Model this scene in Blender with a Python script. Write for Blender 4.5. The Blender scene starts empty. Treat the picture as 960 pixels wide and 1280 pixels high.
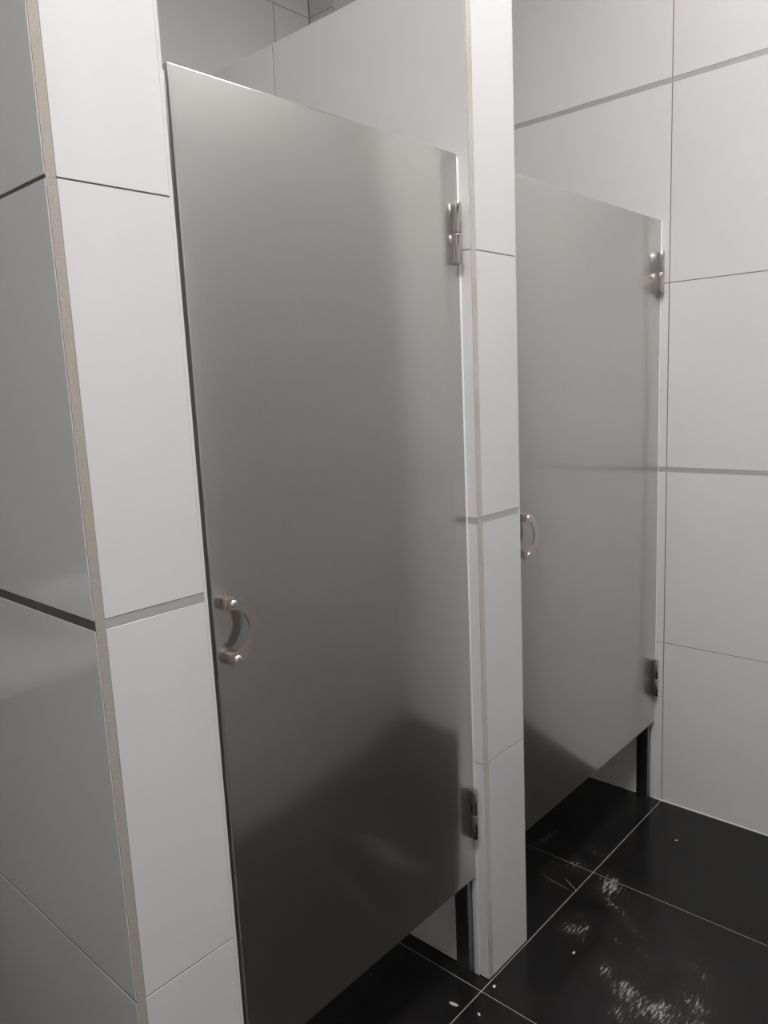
import bpy, bmesh, math, random
from mathutils import Matrix, Vector
random.seed(7)
scene = bpy.context.scene
col = scene.collection

# ------------------------------------------------------------------ camera
CAM = Vector((-0.4896, -1.0088, 1.5182))
YAW, PITCH, ROLL, FPX = -0.8318, 0.1636, -0.0455, 952.7
fw = Vector((-math.sin(YAW)*math.cos(PITCH), math.cos(YAW)*math.cos(PITCH), -math.sin(PITCH)))
rt = Vector((math.cos(YAW), math.sin(YAW), 0)); up = rt.cross(fw)
r2 = rt*math.cos(ROLL) + up*math.sin(ROLL); u2 = -rt*math.sin(ROLL) + up*math.cos(ROLL)
cd = bpy.data.cameras.new('camera'); cam = bpy.data.objects.new('camera', cd); col.objects.link(cam)
cd.sensor_fit = 'HORIZONTAL'; cd.sensor_width = 36.0; cd.lens = FPX/960.0*36.0
cd.clip_start = 0.02
cam.matrix_world = Matrix(((r2.x, u2.x, -fw.x, CAM.x), (r2.y, u2.y, -fw.y, CAM.y), (r2.z, u2.z, -fw.z, CAM.z), (0, 0, 0, 1)))
scene.camera = cam

# ------------------------------------------------------------------ world, exposure
w = bpy.data.worlds.new('world'); scene.world = w; w.use_nodes = True
w.node_tree.nodes['Background'].inputs[0].default_value = (0.6, 0.63, 0.7, 1)
w.node_tree.nodes['Background'].inputs[1].default_value = 0.05
scene.view_settings.view_transform = 'Standard'; scene.view_settings.look = 'None'
scene.view_settings.gamma = 1.0; scene.view_settings.use_curve_mapping = False
scene.view_settings.exposure = 0.14

LAMP_WASH, LAMP_PASSAGE = 54.0, 37.0

# ------------------------------------------------------------------ measurements (metres)
X1 = 0.1904                      # right edge of the end wall's front
X2, X3 = 0.9380, 1.1199          # dividing wall
XR = 2.026                       # right wall face
YB = 1.44                        # back wall face
ZP = 2.405                       # top of the dividing walls
ZC = 3.60                        # ceiling
YO = -0.90                       # wall across the passage
XO = 0.60                        # where that wall begins
XL, YF = -2.3, -2.4              # far end of the wash area
H1, H2, H3, H4, H5 = 0.5941, 1.2, 1.8051, 2.412, 3.012
SH = 0.0075                      # half height of the trim strips
J = 0.0012                       # half joint

# ------------------------------------------------------------------ materials
def mat(name):
    m = bpy.data.materials.new(name); m.use_nodes = True
    nt = m.node_tree; return m, nt, nt.nodes['Principled BSDF']
def N(nt, kind, **kw):
    n = nt.nodes.new(kind)
    for k, v in kw.items(): setattr(n, k, v)
    return n
def ramp(nt, fac, stops):
    r = N(nt, 'ShaderNodeValToRGB'); e = r.color_ramp.elements
    while len(e) < len(stops): e.new(0.5)
    for el, (p, c) in zip(e, stops):
        el.position = p; el.color = (*c, 1) if len(c) == 3 else c
    nt.links.new(fac, r.inputs[0]); return r.outputs[0]
def noise(nt, scale, detail=4, vec=None, rough=0.55):
    n = N(nt, 'ShaderNodeTexNoise'); n.inputs['Scale'].default_value = scale
    n.inputs['Detail'].default_value = detail; n.inputs['Roughness'].default_value = rough
    if vec is not None: nt.links.new(vec, n.inputs['Vector'])
    return n.outputs[0]
def pos(nt): return N(nt, 'ShaderNodeNewGeometry').outputs['Position']
def scaled(nt, vec, s):
    m = N(nt, 'ShaderNodeVectorMath', operation='MULTIPLY'); nt.links.new(vec, m.inputs[0]); m.inputs[1].default_value = s
    return m.outputs[0]
def bump(nt, b, h, strength, dist):
    n = N(nt, 'ShaderNodeBump'); n.inputs['Strength'].default_value = strength; n.inputs['Distance'].default_value = dist
    nt.links.new(h, n.inputs['Height']); nt.links.new(n.outputs[0], b.inputs['Normal'])

def glazed(name, c, rough):
    m, nt, b = mat(name); p = pos(nt)
    n = noise(nt, 3.0, 5, p)
    base = ramp(nt, n, [(0.3, tuple(v*0.975 for v in c)), (0.7, c)])
    # every tile leaves the kiln a shade apart
    oi = N(nt, 'ShaderNodeObjectInfo'); mr = N(nt, 'ShaderNodeMapRange')
    nt.links.new(oi.outputs['Random'], mr.inputs[0]); mr.inputs[3].default_value = 0.97; mr.inputs[4].default_value = 1.0
    mx = N(nt, 'ShaderNodeMix', data_type='RGBA', blend_type='MULTIPLY'); mx.inputs[0].default_value = 1
    nt.links.new(base, mx.inputs[6]); nt.links.new(mr.outputs[0], mx.inputs[7])
    nt.links.new(mx.outputs[2], b.inputs['Base Color'])
    b.inputs['Roughness'].default_value = rough
    bump(nt, b, noise(nt, 6.0, 2, p), 0.05, 0.004)
    return m
M_TILE = glazed('glazed_white_tile', (0.75, 0.742, 0.738), 0.11)

M_TILE_GREY = glazed('glazed_grey_tile', (0.15, 0.15, 0.155), 0.2)

def plain(name, c, rough, metal=0.0, var=0.1, scale=40):
    m, nt, b = mat(name)
    n = noise(nt, scale, 5, pos(nt))
    base = ramp(nt, n, [(0.3, tuple(v*(1-var) for v in c)), (0.7, c)])
    nt.links.new(base, b.inputs['Base Color'])
    b.inputs['Roughness'].default_value = rough; b.inputs['Metallic'].default_value = metal
    return m
M_GROUT = plain('grout_beige', (0.20, 0.165, 0.135), 0.9)
M_GROUT_F = plain('floor_grout', (0.27, 0.255, 0.245), 0.9, scale=80)
M_STRIP = plain('brushed_aluminium_strip', (0.55, 0.55, 0.555), 0.36, 0.3, 0.05)
M_STRIP_DARK = plain('dark_trim_strip', (0.13, 0.12, 0.11), 0.5, 0.3, 0.15)  # same trim strip in a much darker tone, for the end wall's side face
M_SEAL = plain('white_sealant', (0.93, 0.93, 0.94), 0.4, 0, 0.02)
M_CHROME = plain('polished_steel', (0.74, 0.72, 0.71), 0.11, 1.0, 0.05)
M_HANDLE = plain('satin_steel', (0.64, 0.575, 0.53), 0.28, 1.0, 0.06)
M_SCREW = plain('screw_zinc', (0.80, 0.78, 0.75), 0.42, 0.5, 0.05)
M_RECESS_SHADE = plain('recess_shade', (0.12, 0.11, 0.10), 0.6)
M_POST = plain('dark_steel_post', (0.30, 0.30, 0.31), 0.32, 1.0, 0.06)
M_CEIL = plain('painted_ceiling', (0.72, 0.72, 0.71), 0.85, 0, 0.03, 3)
M_BASIN = plain('white_ceramic', (0.82, 0.82, 0.82), 0.12, 0, 0.02)
M_COUNTER = plain('pale_stone_counter', (0.70, 0.70, 0.72), 0.3, 0, 0.1)
M_CABINET = plain('grey_laminate', (0.16, 0.16, 0.17), 0.5)
M_FRAME = plain('white_enamel', (0.8, 0.8, 0.8), 0.4)

def cut_edge(name, c, stain):
    m, nt, b = mat(name); p = pos(nt)
    g = noise(nt, 900, 3, p); s = noise(nt, 14, 5, scaled(nt, p, (1, 1, 0.45)))
    a = ramp(nt, g, [(0.35, tuple(v*0.72 for v in c)), (0.6, c)])
    f = ramp(nt, s, [(0.48, (0, 0, 0)), (0.66, (1, 1, 1))])
    mx = N(nt, 'ShaderNodeMix', data_type='RGBA'); nt.links.new(f, mx.inputs[0])
    nt.links.new(a, mx.inputs[6]); mx.inputs[7].default_value = (*stain, 1)
    nt.links.new(mx.outputs[2], b.inputs['Base Color']); b.inputs['Roughness'].default_value = 0.9
    bump(nt, b, g, 0.5, 0.001)
    return m
M_EDGE = cut_edge('raw_tile_edge', (0.47, 0.43, 0.38), (0.42, 0.37, 0.31))
M_EDGE2 = cut_edge('stained_tile_edge', (0.64, 0.60, 0.55), (0.50, 0.44, 0.37))

def brushed(name):
    """vertically brushed sheet: a clear reflection under a broad, sideways scattered one"""
    m, nt, b = mat(name); p = pos(nt); L = nt.links.new
    g = noise(nt, 1.0, 3, scaled(nt, p, (700, 700, 5)))
    t = N(nt, 'ShaderNodeTangent', direction_type='RADIAL', axis='Z')
    buckle = N(nt, 'ShaderNodeBump'); buckle.inputs['Strength'].default_value = 0.12; buckle.inputs['Distance'].default_value = 0.02
    L(noise(nt, 1.0, 1, scaled(nt, p, (1.5, 1.5, 1.5))), buckle.inputs['Height'])
    base = ramp(nt, g, [(0.3, (0.57, 0.558, 0.55)), (0.7, (0.59, 0.578, 0.57))])
    b2 = N(nt, 'ShaderNodeBsdfPrincipled')
    for bs, r, an in ((b, 0.14, 0.0), (b2, 0.34, 0.65)):
        bs.inputs['Metallic'].default_value = 1.0; bs.inputs['Roughness'].default_value = r; bs.inputs['Anisotropic'].default_value = an; bs.inputs['Anisotropic Rotation'].default_value = 0.25
        L(base, bs.inputs['Base Color']); L(t.outputs[0], bs.inputs['Tangent']); L(buckle.outputs[0], bs.inputs['Normal'])
    mx = N(nt, 'ShaderNodeMixShader'); mx.inputs[0].default_value = 0.4
    L(b.outputs[0], mx.inputs[1]); L(b2.outputs[0], mx.inputs[2]); L(mx.outputs[0], nt.nodes['Material Output'].inputs['Surface'])
    return m
M_DOOR = brushed('brushed_stainless_sheet')

# black floor tile with dust and dried paint smears (x, y, half length, half width, angle, strength)
SMEARS = [
    (1.475, -0.070, 0.070, 0.045, 20, 1.0), (1.43, -0.06, 0.050, 0.012, -30, 0.55), (1.405, -0.11, 0.085, 0.026, 60, 0.75),
    (1.345, -0.205, 0.060, 0.020, 62, 0.55), (1.235, -0.075, 0.035, 0.040, 10, 0.9), (1.295, -0.062, 0.055, 0.020, -20, 0.55),
    (1.275, -0.185, 0.040, 0.016, 70, 0.65), (1.160, -0.215, 0.060, 0.040, 40, 0.85), (1.120, -0.285, 0.055, 0.050, 30, 0.95),
    (1.20, -0.285, 0.075, 0.020, 55, 0.5), (1.115, -0.375, 0.070, 0.060, 20, 0.95), (1.050, -0.300, 0.045, 0.035, 0, 0.8),
    (1.46, -0.10, 0.06, 0.04, 40, 0.7), (1.38, -0.15, 0.07, 0.03, 62, 0.6), (1.25, -0.10, 0.06, 0.03, 20, 0.8), (1.10, -0.33, 0.08, 0.05, 0, 0.8),
    (1.19, -0.43, 0.080, 0.045, 50, 0.75), (1.27, -0.27, 0.060, 0.025, 50, 0.5), (1.57, 0.20, 0.13, 0.045, -10, 0.62), (1.50, 0.06, 0.05, 0.05, 0, 0.7),
    (1.44, 0.11, 0.08, 0.05, 0, 0.58), (1.60, 0.03, 0.05, 0.03, 60, 0.62), (1.29, -0.40, 0.14, 0.05, 40, 0.5), (1.10, -0.45, 0.10, 0.07, 0, 0.8),
]
CHIPS = [(0.820, 0.026, 0.014, 0.005, 100), (0.834, -0.040, 0.006, 0.003, 60), (0.930, -0.020, 0.006, 0.004, 20), (1.822, -0.138, 0.007, 0.003, -40), (1.16, -0.12, 0.006, 0.003, 0)]
LINES = [(1.388, 0.066, 0.072, 0.0012, 83), (1.405, 0.018, 0.045, 0.0020, 62)]
def floor_mat():
    m, nt, b = mat('black_floor_tile'); p = pos(nt)
    L = nt.links.new
    def ell(x, y, a, bb, ang, soft):
        mp = N(nt, 'ShaderNodeMapping', vector_type='TEXTURE')
        mp.inputs['Location'].default_value = (x, y, 0); mp.inputs['Rotation'].default_value = (0, 0, math.radians(ang))
        mp.inputs['Scale'].default_value = (a, bb, 1); L(flat, mp.inputs[0])
        ln = N(nt, 'ShaderNodeVectorMath', operation='LENGTH'); L(mp.outputs[0], ln.inputs[0])
        r = N(nt, 'ShaderNodeMapRange'); L(ln.outputs['Value'], r.inputs[0])
        r.inputs[1].default_value = 1.0; r.inputs[2].default_value = soft; r.inputs[3].default_value = 0; r.inputs[4].default_value = 1
        return r.outputs[0]
    def math_(op, a, bv):
        n = N(nt, 'ShaderNodeMath', operation=op); L(a, n.inputs[0])
        if isinstance(bv, float): n.inputs[1].default_value = bv
        else: L(bv, n.inputs[1])
        return n.outputs[0]
    flat = scaled(nt, p, (1, 1, 0))
    warp = N(nt, 'ShaderNodeTexNoise'); warp.inputs['Scale'].default_value = 22; warp.inputs['Detail'].default_value = 4; L(p, warp.inputs['Vector'])
    wsub = N(nt, 'ShaderNodeVectorMath', operation='SUBTRACT'); L(warp.outputs['Color'], wsub.inputs[0]); wsub.inputs[1].default_value = (0.5, 0.5, 0.5)
    wsc = scaled(nt, wsub.outputs[0], (0.055, 0.055, 0)); ad = N(nt, 'ShaderNodeVectorMath', operation='ADD'); L(flat, ad.inputs[0]); L(wsc, ad.inputs[1])
    straight = flat; flat = ad.outputs[0]
    tot = None
    for x, y, a, bb, ang, s in SMEARS:
        v = math_('MULTIPLY', ell(x, y, a*1.3, bb*1.3, ang, 0.1), s)
        tot = v if tot is None else math_('MAXIMUM', tot, v)
    # dried paint is patchy: keep only the crests of a fine, stretched noise
    rot = N(nt, 'ShaderNodeMapping'); rot.inputs['Rotation'].default_value = (0, 0, math.radians(-55)); rot.inputs['Scale'].default_value = (38, 170, 1); L(straight, rot.inputs[0])
    streak = noise(nt, 1.0, 5, rot.outputs[0], 0.6); speck = noise(nt, 420, 3, straight, 0.6)
    v = math_('ADD', math_('MULTIPLY', streak, 0.6), math_('MULTIPLY', speck, 0.4))
    patch = N(nt, 'ShaderNodeMapRange'); L(math_('ADD', v, math_('MULTIPLY', tot, 0.235)), patch.inputs[0])
    patch.inputs[1].default_value = 0.685; patch.inputs[2].default_value = 0.79; patch.inputs[3].default_value = 0; patch.inputs[4].default_value = 1
    paint = math_('MULTIPLY', patch.outputs[0], math_('MINIMUM', math_('MULTIPLY', tot, 0.9), 0.62))
    flat = straight
    for x, y, a, bb, ang in CHIPS: paint = math_('MAXIMUM', paint, math_('MULTIPLY', ell(x, y, a, bb, ang, 0.7), 0.85))
    for x, y, a, bb, ang in LINES: paint = math_('MAXIMUM', paint, math_('MULTIPLY', ell(x, y, a, bb, ang, 0.4), 0.28))
    dust = noise(nt, 9, 6, p, 0.65)
    body = ramp(nt, dust, [(0.40, (0.0070, 0.0068, 0.0068)), (0.75, (0.0125, 0.0115, 0.011))])
    haze = math_('MULTIPLY', tot, 0.03)
    mh = N(nt, 'ShaderNodeMix', data_type='RGBA'); L(haze, mh.inputs[0]); L(body, mh.inputs[6]); mh.inputs[7].default_value = (0.5, 0.48, 0.46, 1)
    mx = N(nt, 'ShaderNodeMix', data_type='RGBA'); L(paint, mx.inputs[0]); L(mh.outputs[2], mx.inputs[6]); mx.inputs[7].default_value = (0.62, 0.58, 0.54, 1)
    L(mx.outputs[2], b.inputs['Base Color'])
    rr = N(nt, 'ShaderNodeMapRange'); L(math_('MAXIMUM', paint, math_('MULTIPLY', dust, 0.12)), rr.inputs[0]); rr.inputs[3].default_value = 0.18; rr.inputs[4].default_value = 0.75
    L(rr.outputs[0], b.inputs['Roughness']); b.inputs['Specular IOR Level'].default_value = 0.38
    return m
M_FLOOR = floor_mat()

def diffuser(strength):
    m, nt, b = mat('light_diffuser'); b.inputs['Base Color'].default_value = (0.9, 0.9, 0.9, 1)
    b.inputs['Emission Color'].default_value = (1.0, 0.985, 0.97, 1); b.inputs['Emission Strength'].default_value = strength
    return m

# ------------------------------------------------------------------ helpers
def add_box(bm, lo, hi, bev=0.0, seg=1):
    vs = [bm.verts.new((x, y, z)) for x in (lo[0], hi[0]) for y in (lo[1], hi[1]) for z in (lo[2], hi[2])]
    fs = [(0, 1, 3, 2), (4, 6, 7, 5), (0, 4, 5, 1), (2, 3, 7, 6), (0, 2, 6, 4), (1, 5, 7, 3)]
    faces = [bm.faces.new([vs[i] for i in f]) for f in fs]
    if bev > 0:
        ed = list({e for f in faces for e in f.edges})
        bmesh.ops.bevel(bm, geom=ed, offset=bev, segments=seg, profile=0.5, affect='EDGES')
def add_tube(bm, p0, p1, r, n=24, r1=None, bev=0.0):
    p0, p1 = Vector(p0), Vector(p1); ax = p1-p0; ln = ax.length
    q = ax.to_track_quat('Z', 'Y').to_matrix().to_4x4(); q.translation = (p0+p1)/2
    res = bmesh.ops.create_cone(bm, cap_ends=True, segments=n, radius1=r, radius2=r if r1 is None else r1, depth=ln, matrix=q)
    if bev > 0:
        caps = [f for f in {f for v in res['verts'] for f in v.link_faces} if len(f.verts) == n]
        bmesh.ops.bevel(bm, geom=list({e for f in caps for e in f.edges}), offset=bev, segments=2, profile=0.5, affect='EDGES')
def add_lathe(bm, prof, n=32):
    rings = []
    for r, z in prof: rings.append([bm.verts.new((r*math.cos(2*math.pi*k/n), r*math.sin(2*math.pi*k/n), z)) for k in range(n)])
    for a, c in zip(rings, rings[1:]):
        for k in range(n): bm.faces.new((a[k], a[(k+1) % n], c[(k+1) % n], c[k]))
    bm.faces.new(rings[-1])
    bm.faces.new(list(reversed(rings[0])))
def obj(name, bm, m, parent=None, smooth=False):
    bmesh.ops.recalc_face_normals(bm, faces=bm.faces)
    me = bpy.data.meshes.new(name); bm.to_mesh(me); bm.free(); me.materials.append(m)
    if smooth:
        me.polygons.foreach_set('use_smooth', [True]*len(me.polygons)); me.set_sharp_from_angle(angle=math.radians(40))
    o = bpy.data.objects.new(name, me); col.objects.link(o)
    if parent is not None: o.parent = parent
    return o
def box(name, lo, hi, m, parent=None, bev=0.0, seg=1, org=None):
    """a box; its origin sits at org (default: its own centre) unless it is a part, whose parent is at the world origin"""
    bm = bmesh.new(); add_box(bm, lo, hi, bev, seg)
    return obj(name, bm, m, parent, seg > 1)
def struct(o, label=None):
    o['kind'] = 'structure'
    if label: o['label'] = label
    return o
def thing(name, label, cat, loc=(0, 0, 0), group=None):
    o = bpy.data.objects.new(name, None); col.objects.link(o); o.location = loc; o.empty_display_size = 0.05
    o['label'] = label; o['category'] = cat
    if group: o['group'] = group
    return o
def tag(o, label, cat, group=None):
    o['label'] = label; o['category'] = cat
    if group: o['group'] = group
    return o

TT = 0.008   # tile thickness
GR = 0.0016  # depth of the grout behind the tile faces
ROWS = [(0.003, H1-J), (H1+J, H2-SH-0.0004), (H2+SH+0.0004, H3-J), (H3+J, H4-SH-0.0004), (H4+SH+0.0004, H5-J), (H5+J, ZC)]
STRIPS = [(H2-SH, H2+SH), (H4-SH, H4+SH)]
def face_tiles(wall, axis, face, inward, cuts, ztop, thick=TT, bev=0.0003, wide=0.0, vj=0.0, tile=None, strip=None):
    """tiles of one wall face. axis 'x': the face is the plane x = face and the tiles run along y; inward: +1/-1 towards the wall's core"""
    def put(name, a, b, z0, z1, m, sink=0.0, bv=bev):
        f0, f1 = face + inward*sink, face + inward*thick
        lo, hi = (min(f0, f1), max(f0, f1))
        if axis == 'x': box(name, (lo, a, z0), (hi, b, z1), m, wall, bv)
        else: box(name, (a, lo, z0), (b, hi, z1), m, wall, bv)
    for a, b in zip(cuts, cuts[1:]):
        for z0, z1 in ROWS:
            if z0 >= ztop-0.02: continue
            z1 = min(z1, ztop)
            put('wall_tile', a+J*0.8+vj, b-J*0.8-vj, z0+(wide if z0 in (H1+J, H3+J) else 0), z1-(wide if z1 in (H1-J, H3-J) else 0), tile or M_TILE)
    for z0, z1 in STRIPS:
        if z1 > ztop: continue
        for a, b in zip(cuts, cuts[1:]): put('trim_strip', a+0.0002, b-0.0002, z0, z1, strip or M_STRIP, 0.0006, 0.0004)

# ------------------------------------------------------------------ floor
P = 0.6063; FX0, FY0 = 0.8968, -0.003
fl = struct(box('floor', (XL-0.1, YF-0.1, -0.12), (XR+0.1, YB+0.1, -0.0015), M_GROUT_F), 'black tiled floor with pale grout lines and dried white paint smears')
xs = [FX0+P*k for k in range(-6, 3)]; ys = [FY0+P*k for k in range(-4, 4)]
xs[-1] = min(xs[-1], XR+0.02)
for a, b_ in zip(xs, xs[1:]):
    for c, d in zip(ys, ys[1:]):
        a1, b1, c1, d1 = max(a, XL), min(b_, XR+0.02), max(c, YF), min(d, YB+0.02)
        if b1-a1 < 0.02 or d1-c1 < 0.02: continue
        box('floor_tile', (a1+0.0017, c1+0.0017, -0.0100), (b1-0.0017, d1-0.0017, 0.0), M_FLOOR, fl, 0.0005)

# ------------------------------------------------------------------ ceiling
struct(box('ceiling', (XL-0.1, YF-0.1, ZC), (XR+0.1, YB+0.1, ZC+0.1), M_CEIL), 'plain white painted ceiling')

# ------------------------------------------------------------------ right wall
wr = struct(box('wall_right', (XR+GR, YF-0.1, 0), (XR+0.12, YB+0.1, ZC), M_GROUT), 'white large tiled wall with thin grey metal strips at the right')
face_tiles(wr, 'x', XR, 1, [YO, -0.6107, -0.0044, 0.602, 1.208, YB], ZC, vj=0.0006)
bm = bmesh.new(); add_box(bm, (XR-0.002, YO, 0), (XR+0.004, YB-0.13, 0.0028)); obj('sealant_bead', bm, M_SEAL, wr)

# ------------------------------------------------------------------ back wall and pipe chase
wb = struct(box('wall_back', (XL-0.1, YB+GR, 0), (XR+GR, YB+0.12, ZC), M_GROUT), 'white tiled back wall behind the stalls')
face_tiles(wb, 'y', YB, 1, [X3, 1.691, XR-0.147], ZC, vj=0.0008, wide=0.0006)
face_tiles(wb, 'y', YB, 1, [X1, 0.790, X2], ZC)
face_tiles(wb, 'y', YB, 1, [XL, -1.8, -1.2, -0.6, 0.0], ZC, tile=M_TILE_GREY)
wc = struct(box('wall_corner', (XR-0.146+GR, YB-0.128+GR, 0), (XR-0.001, YB-0.001, ZC), M_GROUT), 'narrow tiled pipe chase in the back corner')
face_tiles(wc, 'x', XR-0.146, 1, [YB-0.128, YB-0.001], ZC)
face_tiles(wc, 'y', YB-0.128, 1, [XR-0.146+TT, 2.005, XR-0.001], ZC)

# ------------------------------------------------------------------ dividing walls with raw tile edges on their front corners
def divider(name, xa, xb, edge_w, edge_m, right_w, ytile, wide, label, strip=None):
    core = struct(box(name, (xa+GR, GR, 0), (xb-GR, YB-0.001, ZP-0.002), M_GROUT), label)
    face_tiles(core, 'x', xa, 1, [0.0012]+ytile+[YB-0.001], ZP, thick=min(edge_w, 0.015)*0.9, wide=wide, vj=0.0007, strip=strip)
    face_tiles(core, 'x', xb, -1, [0.0012]+ytile+[YB-0.001], ZP, thick=right_w*0.9)
    face_tiles(core, 'y', 0.0, 1, [xa+edge_w-0.0006, xb-right_w+0.0008], ZP)
    # cut edges of the side tiles, flush with the front
    for z0, z1 in [(0.003, H1-J), (H1-J+0.0002, H2+SH), (H2+SH+0.0002, H3-J), (H3-J+0.0002, ZP)]:
        box('tile_edge', (xa+0.0012, 0.0004, z0), (xa+edge_w-0.0004, 0.0026, z1), edge_m, core)
        box('tile_edge', (xb-right_w+0.0002, 0.0002, z0), (xb-0.0004, 0.0026, z1), M_TILE, core)
    return core
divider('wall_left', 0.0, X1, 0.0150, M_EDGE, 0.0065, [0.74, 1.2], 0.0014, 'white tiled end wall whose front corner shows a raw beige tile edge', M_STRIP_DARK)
wm = divider('wall_middle', X2, X3, 0.0190, M_EDGE2, 0.0050, [0.610, 1.212], 0.0, 'white tiled dividing wall between the two stall doors')

# ------------------------------------------------------------------ rest of the room (behind and beside the camera)
wo = struct(box('wall_opposite', (XO+GR, YO-0.16, 0), (XR+GR, YO-GR, ZC), M_GROUT), 'white tiled wall across the passage from the stall doors')
face_tiles(wo, 'y', YO, -1, [XO, 0.83, 1.43, XR], ZC)
face_tiles(wo, 'x', XO, 1, [YO-0.16, YO], ZC)
struct(box('wall_far', (XL-0.12, YF-0.1, 0), (XL, YB+0.1, ZC), M_TILE), 'plain white wall of the wash area')
struct(box('wall_front', (XL-0.12, YF-0.12, 0), (XR+0.12, YF, ZC), M_TILE), 'plain white wall behind the viewer')

# ------------------------------------------------------------------ stall doors
def half_ring(bm, cx, cz, ri, ro, y0, y1, a0, a1, n=36):
    rings = []
    for k in range(n+1):
        a = a0+(a1-a0)*k/n; c, s = math.cos(a), math.sin(a)
        rings.append([bm.verts.new((cx+r*c, y, cz+r*s)) for r, y in ((ri, y0), (ro, y0), (ro, y1), (ri, y1))])
    for p, q in zip(rings, rings[1:]):
        for i in range(4): bm.faces.new((p[i], p[(i+1) % 4], q[(i+1) % 4], q[i]))
    bm.faces.new(rings[0]); bm.faces.new(list(reversed(rings[-1])))
    ed = [e for e in bm.edges if len(e.link_faces) == 2 and e.calc_face_angle(0) > 1.0]
    bmesh.ops.bevel(bm, geom=ed, offset=0.0006, segments=2, profile=0.5, affect='EDGES')
def stall_door(xl, xr, yf, zb, zt, hx, label):
    root = thing('stall_door', label, 'door', ((xl+xr)/2, yf, zb), 'brushed steel stall doors'); root['kind'] = 'thing'
    ox, oy, oz = root.location
    W, H = (xr-xl)/2, zt-zb
    bm = bmesh.new(); add_box(bm, (-W, 0, 0), (W, 0.016, H), 0.0028, 4); obj('panel', bm, M_DOOR, root, True)
    # hinges: barrel of two knuckles with a leaf on the door
    for z0, z1 in ((0.400, 0.530), (1.775, 1.902)):
        z0 -= oz; z1 -= oz; zm = (z0+z1)/2; x = W-0.0145
        bm = bmesh.new(); add_box(bm, (x-0.0062, -0.0030, z0+0.001), (x+0.0115, -0.0001, z1-0.001), 0.0006, 1); leaf = obj('hinge', bm, M_CHROME, root)
        for a, b_ in ((z0, zm-0.0006), (zm+0.0006, z1)):
            bm = bmesh.new(); add_tube(bm, (x+0.003, -0.0085, a), (x+0.003, -0.0085, b_), 0.0082, 28, bev=0.0008); obj('knuckle', bm, M_CHROME, leaf, True)
        bm = bmesh.new(); add_tube(bm, (x+0.003, -0.0085, z1), (x+0.003, -0.0085, z1+0.003), 0.006, 20, bev=0.001); obj('hinge_pin', bm, M_CHROME, leaf, True)
    # D handle: flat half ring bolted on two square stand-offs
    cx, cz, R = hx-ox-0.009, 1.1285-oz, 0.0475
    bm = bmesh.new(); half_ring(bm, cx, cz, R-0.0095, R+0.0095, -0.030, -0.0265, math.radians(-92), math.radians(92)); grip = obj('handle', bm, M_HANDLE, root, True)
    for s in (-1, 1):
        z = cz+s*R
        bm = bmesh.new(); add_box(bm, (cx-0.004, -0.0268, z-0.0095), (cx+0.016, -0.0001, z+0.0095), 0.0012, 2); obj('standoff', bm, M_HANDLE, grip, True)
        bm = bmesh.new(); add_lathe(bm, [(0.0062, 0), (0.0062, 0.0012), (0.0054, 0.0026), (0.0035, 0.0036), (0.0024, 0.0039), (0.0022, 0.0028)], 24)
        bmesh.ops.transform(bm, matrix=Matrix.Translation((cx+0.009, -0.0300, z)) @ Matrix.Rotation(math.radians(90), 4, 'X'), verts=bm.verts)
        obj('screw', bm, M_SCREW, grip, True)
        bm = bmesh.new(); add_tube(bm, (cx+0.009, -0.0329, z), (cx+0.009, -0.0342, z), 0.0018, 6); obj('socket_shade', bm, M_RECESS_SHADE, grip)  # dark plug stands in for the shade inside the screw head
    return root
stall_door(0.2175, X2-0.0055, 0.028, 0.286, 2.006, 0.238, 'brushed steel stall door between the end wall and the dividing wall')
stall_door(1.1290, XR-0.0055, 0.022, 0.298, 2.001, 1.1455, 'brushed steel stall door hinged at the right tiled wall, handle beside dividing wall')

# jamb posts behind the hinge side of each door, sealed to the wall with a white bead
for xw, yf, label in ((X2, 0.028, 'dark steel jamb post fixed to the dividing wall behind a door'), (XR, 0.022, 'dark steel jamb post fixed to the right tiled wall behind a door')):
    root = thing('jamb_post', label, 'post', (xw-0.010, yf+0.03, 0.0), 'steel jamb posts')
    bm = bmesh.new(); add_box(bm, (-0.013, -0.0135, 0.0), (0.0098, 0.028, 2.0), 0.0012, 2); obj('profile', bm, M_POST, root, True)
    bm = bmesh.new(); add_box(bm, (0.0055, -0.0300, 0.002), (0.0099, -0.0140, 2.0), 0.0010, 2); obj('sealant_bead', bm, M_SEAL, root, True)

root = thing('jamb_post', 'added dark steel post on the end wall, darkening the door gap', 'post', (X1+0.012, 0.060, 0.0), 'steel jamb posts')  # unseen latch post, added so the gap beside the door reads dark
bm = bmesh.new(); add_box(bm, (-0.0115, -0.0155, 0.0), (0.028, 0.022, 2.0), 0.0012, 2); obj('profile', bm, M_POST, root, True)

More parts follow.
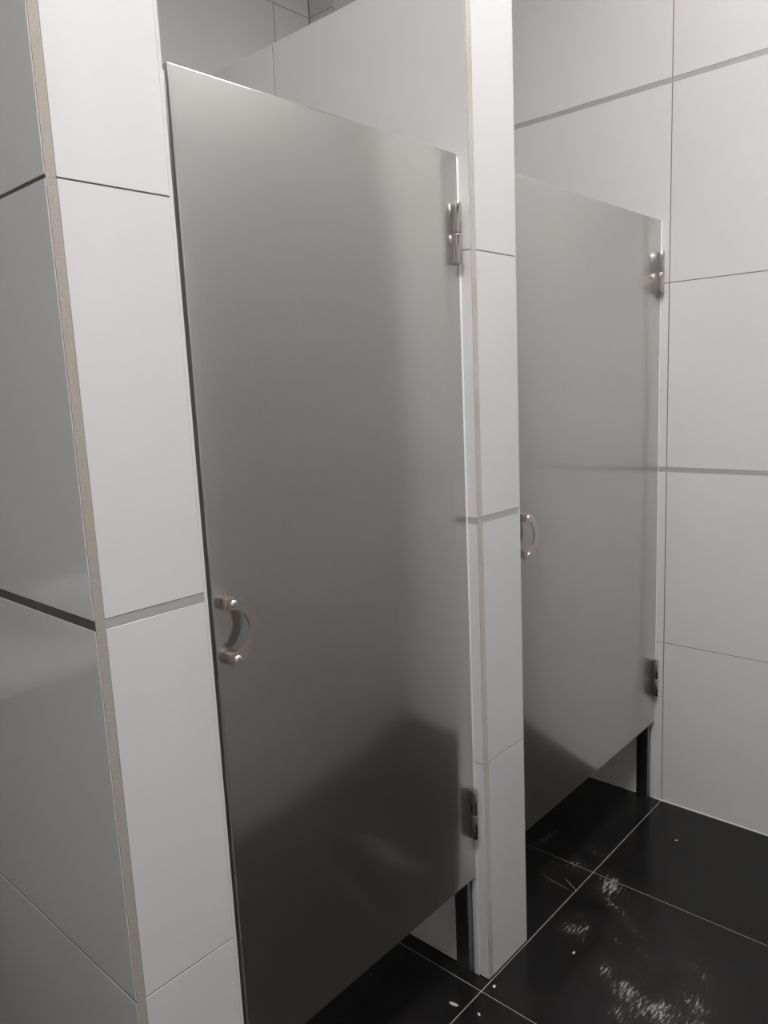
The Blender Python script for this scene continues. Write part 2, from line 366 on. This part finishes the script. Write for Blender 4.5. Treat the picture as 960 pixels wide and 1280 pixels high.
# ------------------------------------------------------------------ lamps
def ceiling_light(x, y, lx, ly, strength, label):
    root = thing('ceiling_light', label, 'lamp', (x, y, ZC-0.001), 'ceiling light panels')
    bm = bmesh.new(); f = 0.02
    for lo, hi in (((-lx, -ly), (lx, -ly+f)), ((-lx, ly-f), (lx, ly)), ((-lx, -ly+f), (-lx+f, ly-f)), ((lx-f, -ly+f), (lx, ly-f))):
        add_box(bm, (lo[0], lo[1], -0.10), (hi[0], hi[1], 0), 0.001)  # extra-deep rim, invented to keep grazing light off the back wall
    obj('cutoff_frame', bm, M_FRAME, root)
    bm = bmesh.new(); add_box(bm, (-lx+f, -ly+f, -0.024), (lx-f, ly-f, -0.004)); obj('diffuser', bm, diffuser(strength), root)
ceiling_light(0.95, -0.62, 0.45, 0.15, LAMP_PASSAGE, 'white framed ceiling light panel over the passage before the stall doors')
ceiling_light(-0.42, -0.95, 0.30, 0.30, LAMP_WASH, 'white framed ceiling light panel over the open wash area')

# ------------------------------------------------------------------ washbasin counter that mirrors in the glossy end wall
root = thing('washbasin_counter', 'pale washbasin counter with basin and tap, mirrored in the end wall', 'washbasin', (-0.85, 1.18, 0))
bm = bmesh.new(); add_box(bm, (-0.75, -0.25, 0.79), (0.72, 0.25, 0.84), 0.004, 2); obj('worktop', bm, M_COUNTER, root, True)
bm = bmesh.new(); add_box(bm, (-0.72, -0.18, 0.0), (0.70, 0.245, 0.79), 0.003, 1); obj('cabinet', bm, M_CABINET, root)
bm = bmesh.new(); add_lathe(bm, [(0.12, 0.84), (0.17, 0.87), (0.20, 0.95), (0.205, 0.965), (0.195, 0.965), (0.16, 0.90), (0.10, 0.865)], 40)
bmesh.ops.translate(bm, vec=(0.25, -0.01, 0), verts=bm.verts); obj('basin', bm, M_BASIN, root, True)
bm = bmesh.new(); add_tube(bm, (0.25, 0.215, 0.84), (0.25, 0.215, 1.05), 0.014, 20); add_tube(bm, (0.25, 0.215, 1.04), (0.25, 0.09, 1.06), 0.011, 20); add_tube(bm, (0.25, 0.215, 1.05), (0.25, 0.225, 1.11), 0.008, 16)
obj('tap', bm, M_CHROME, root, True)
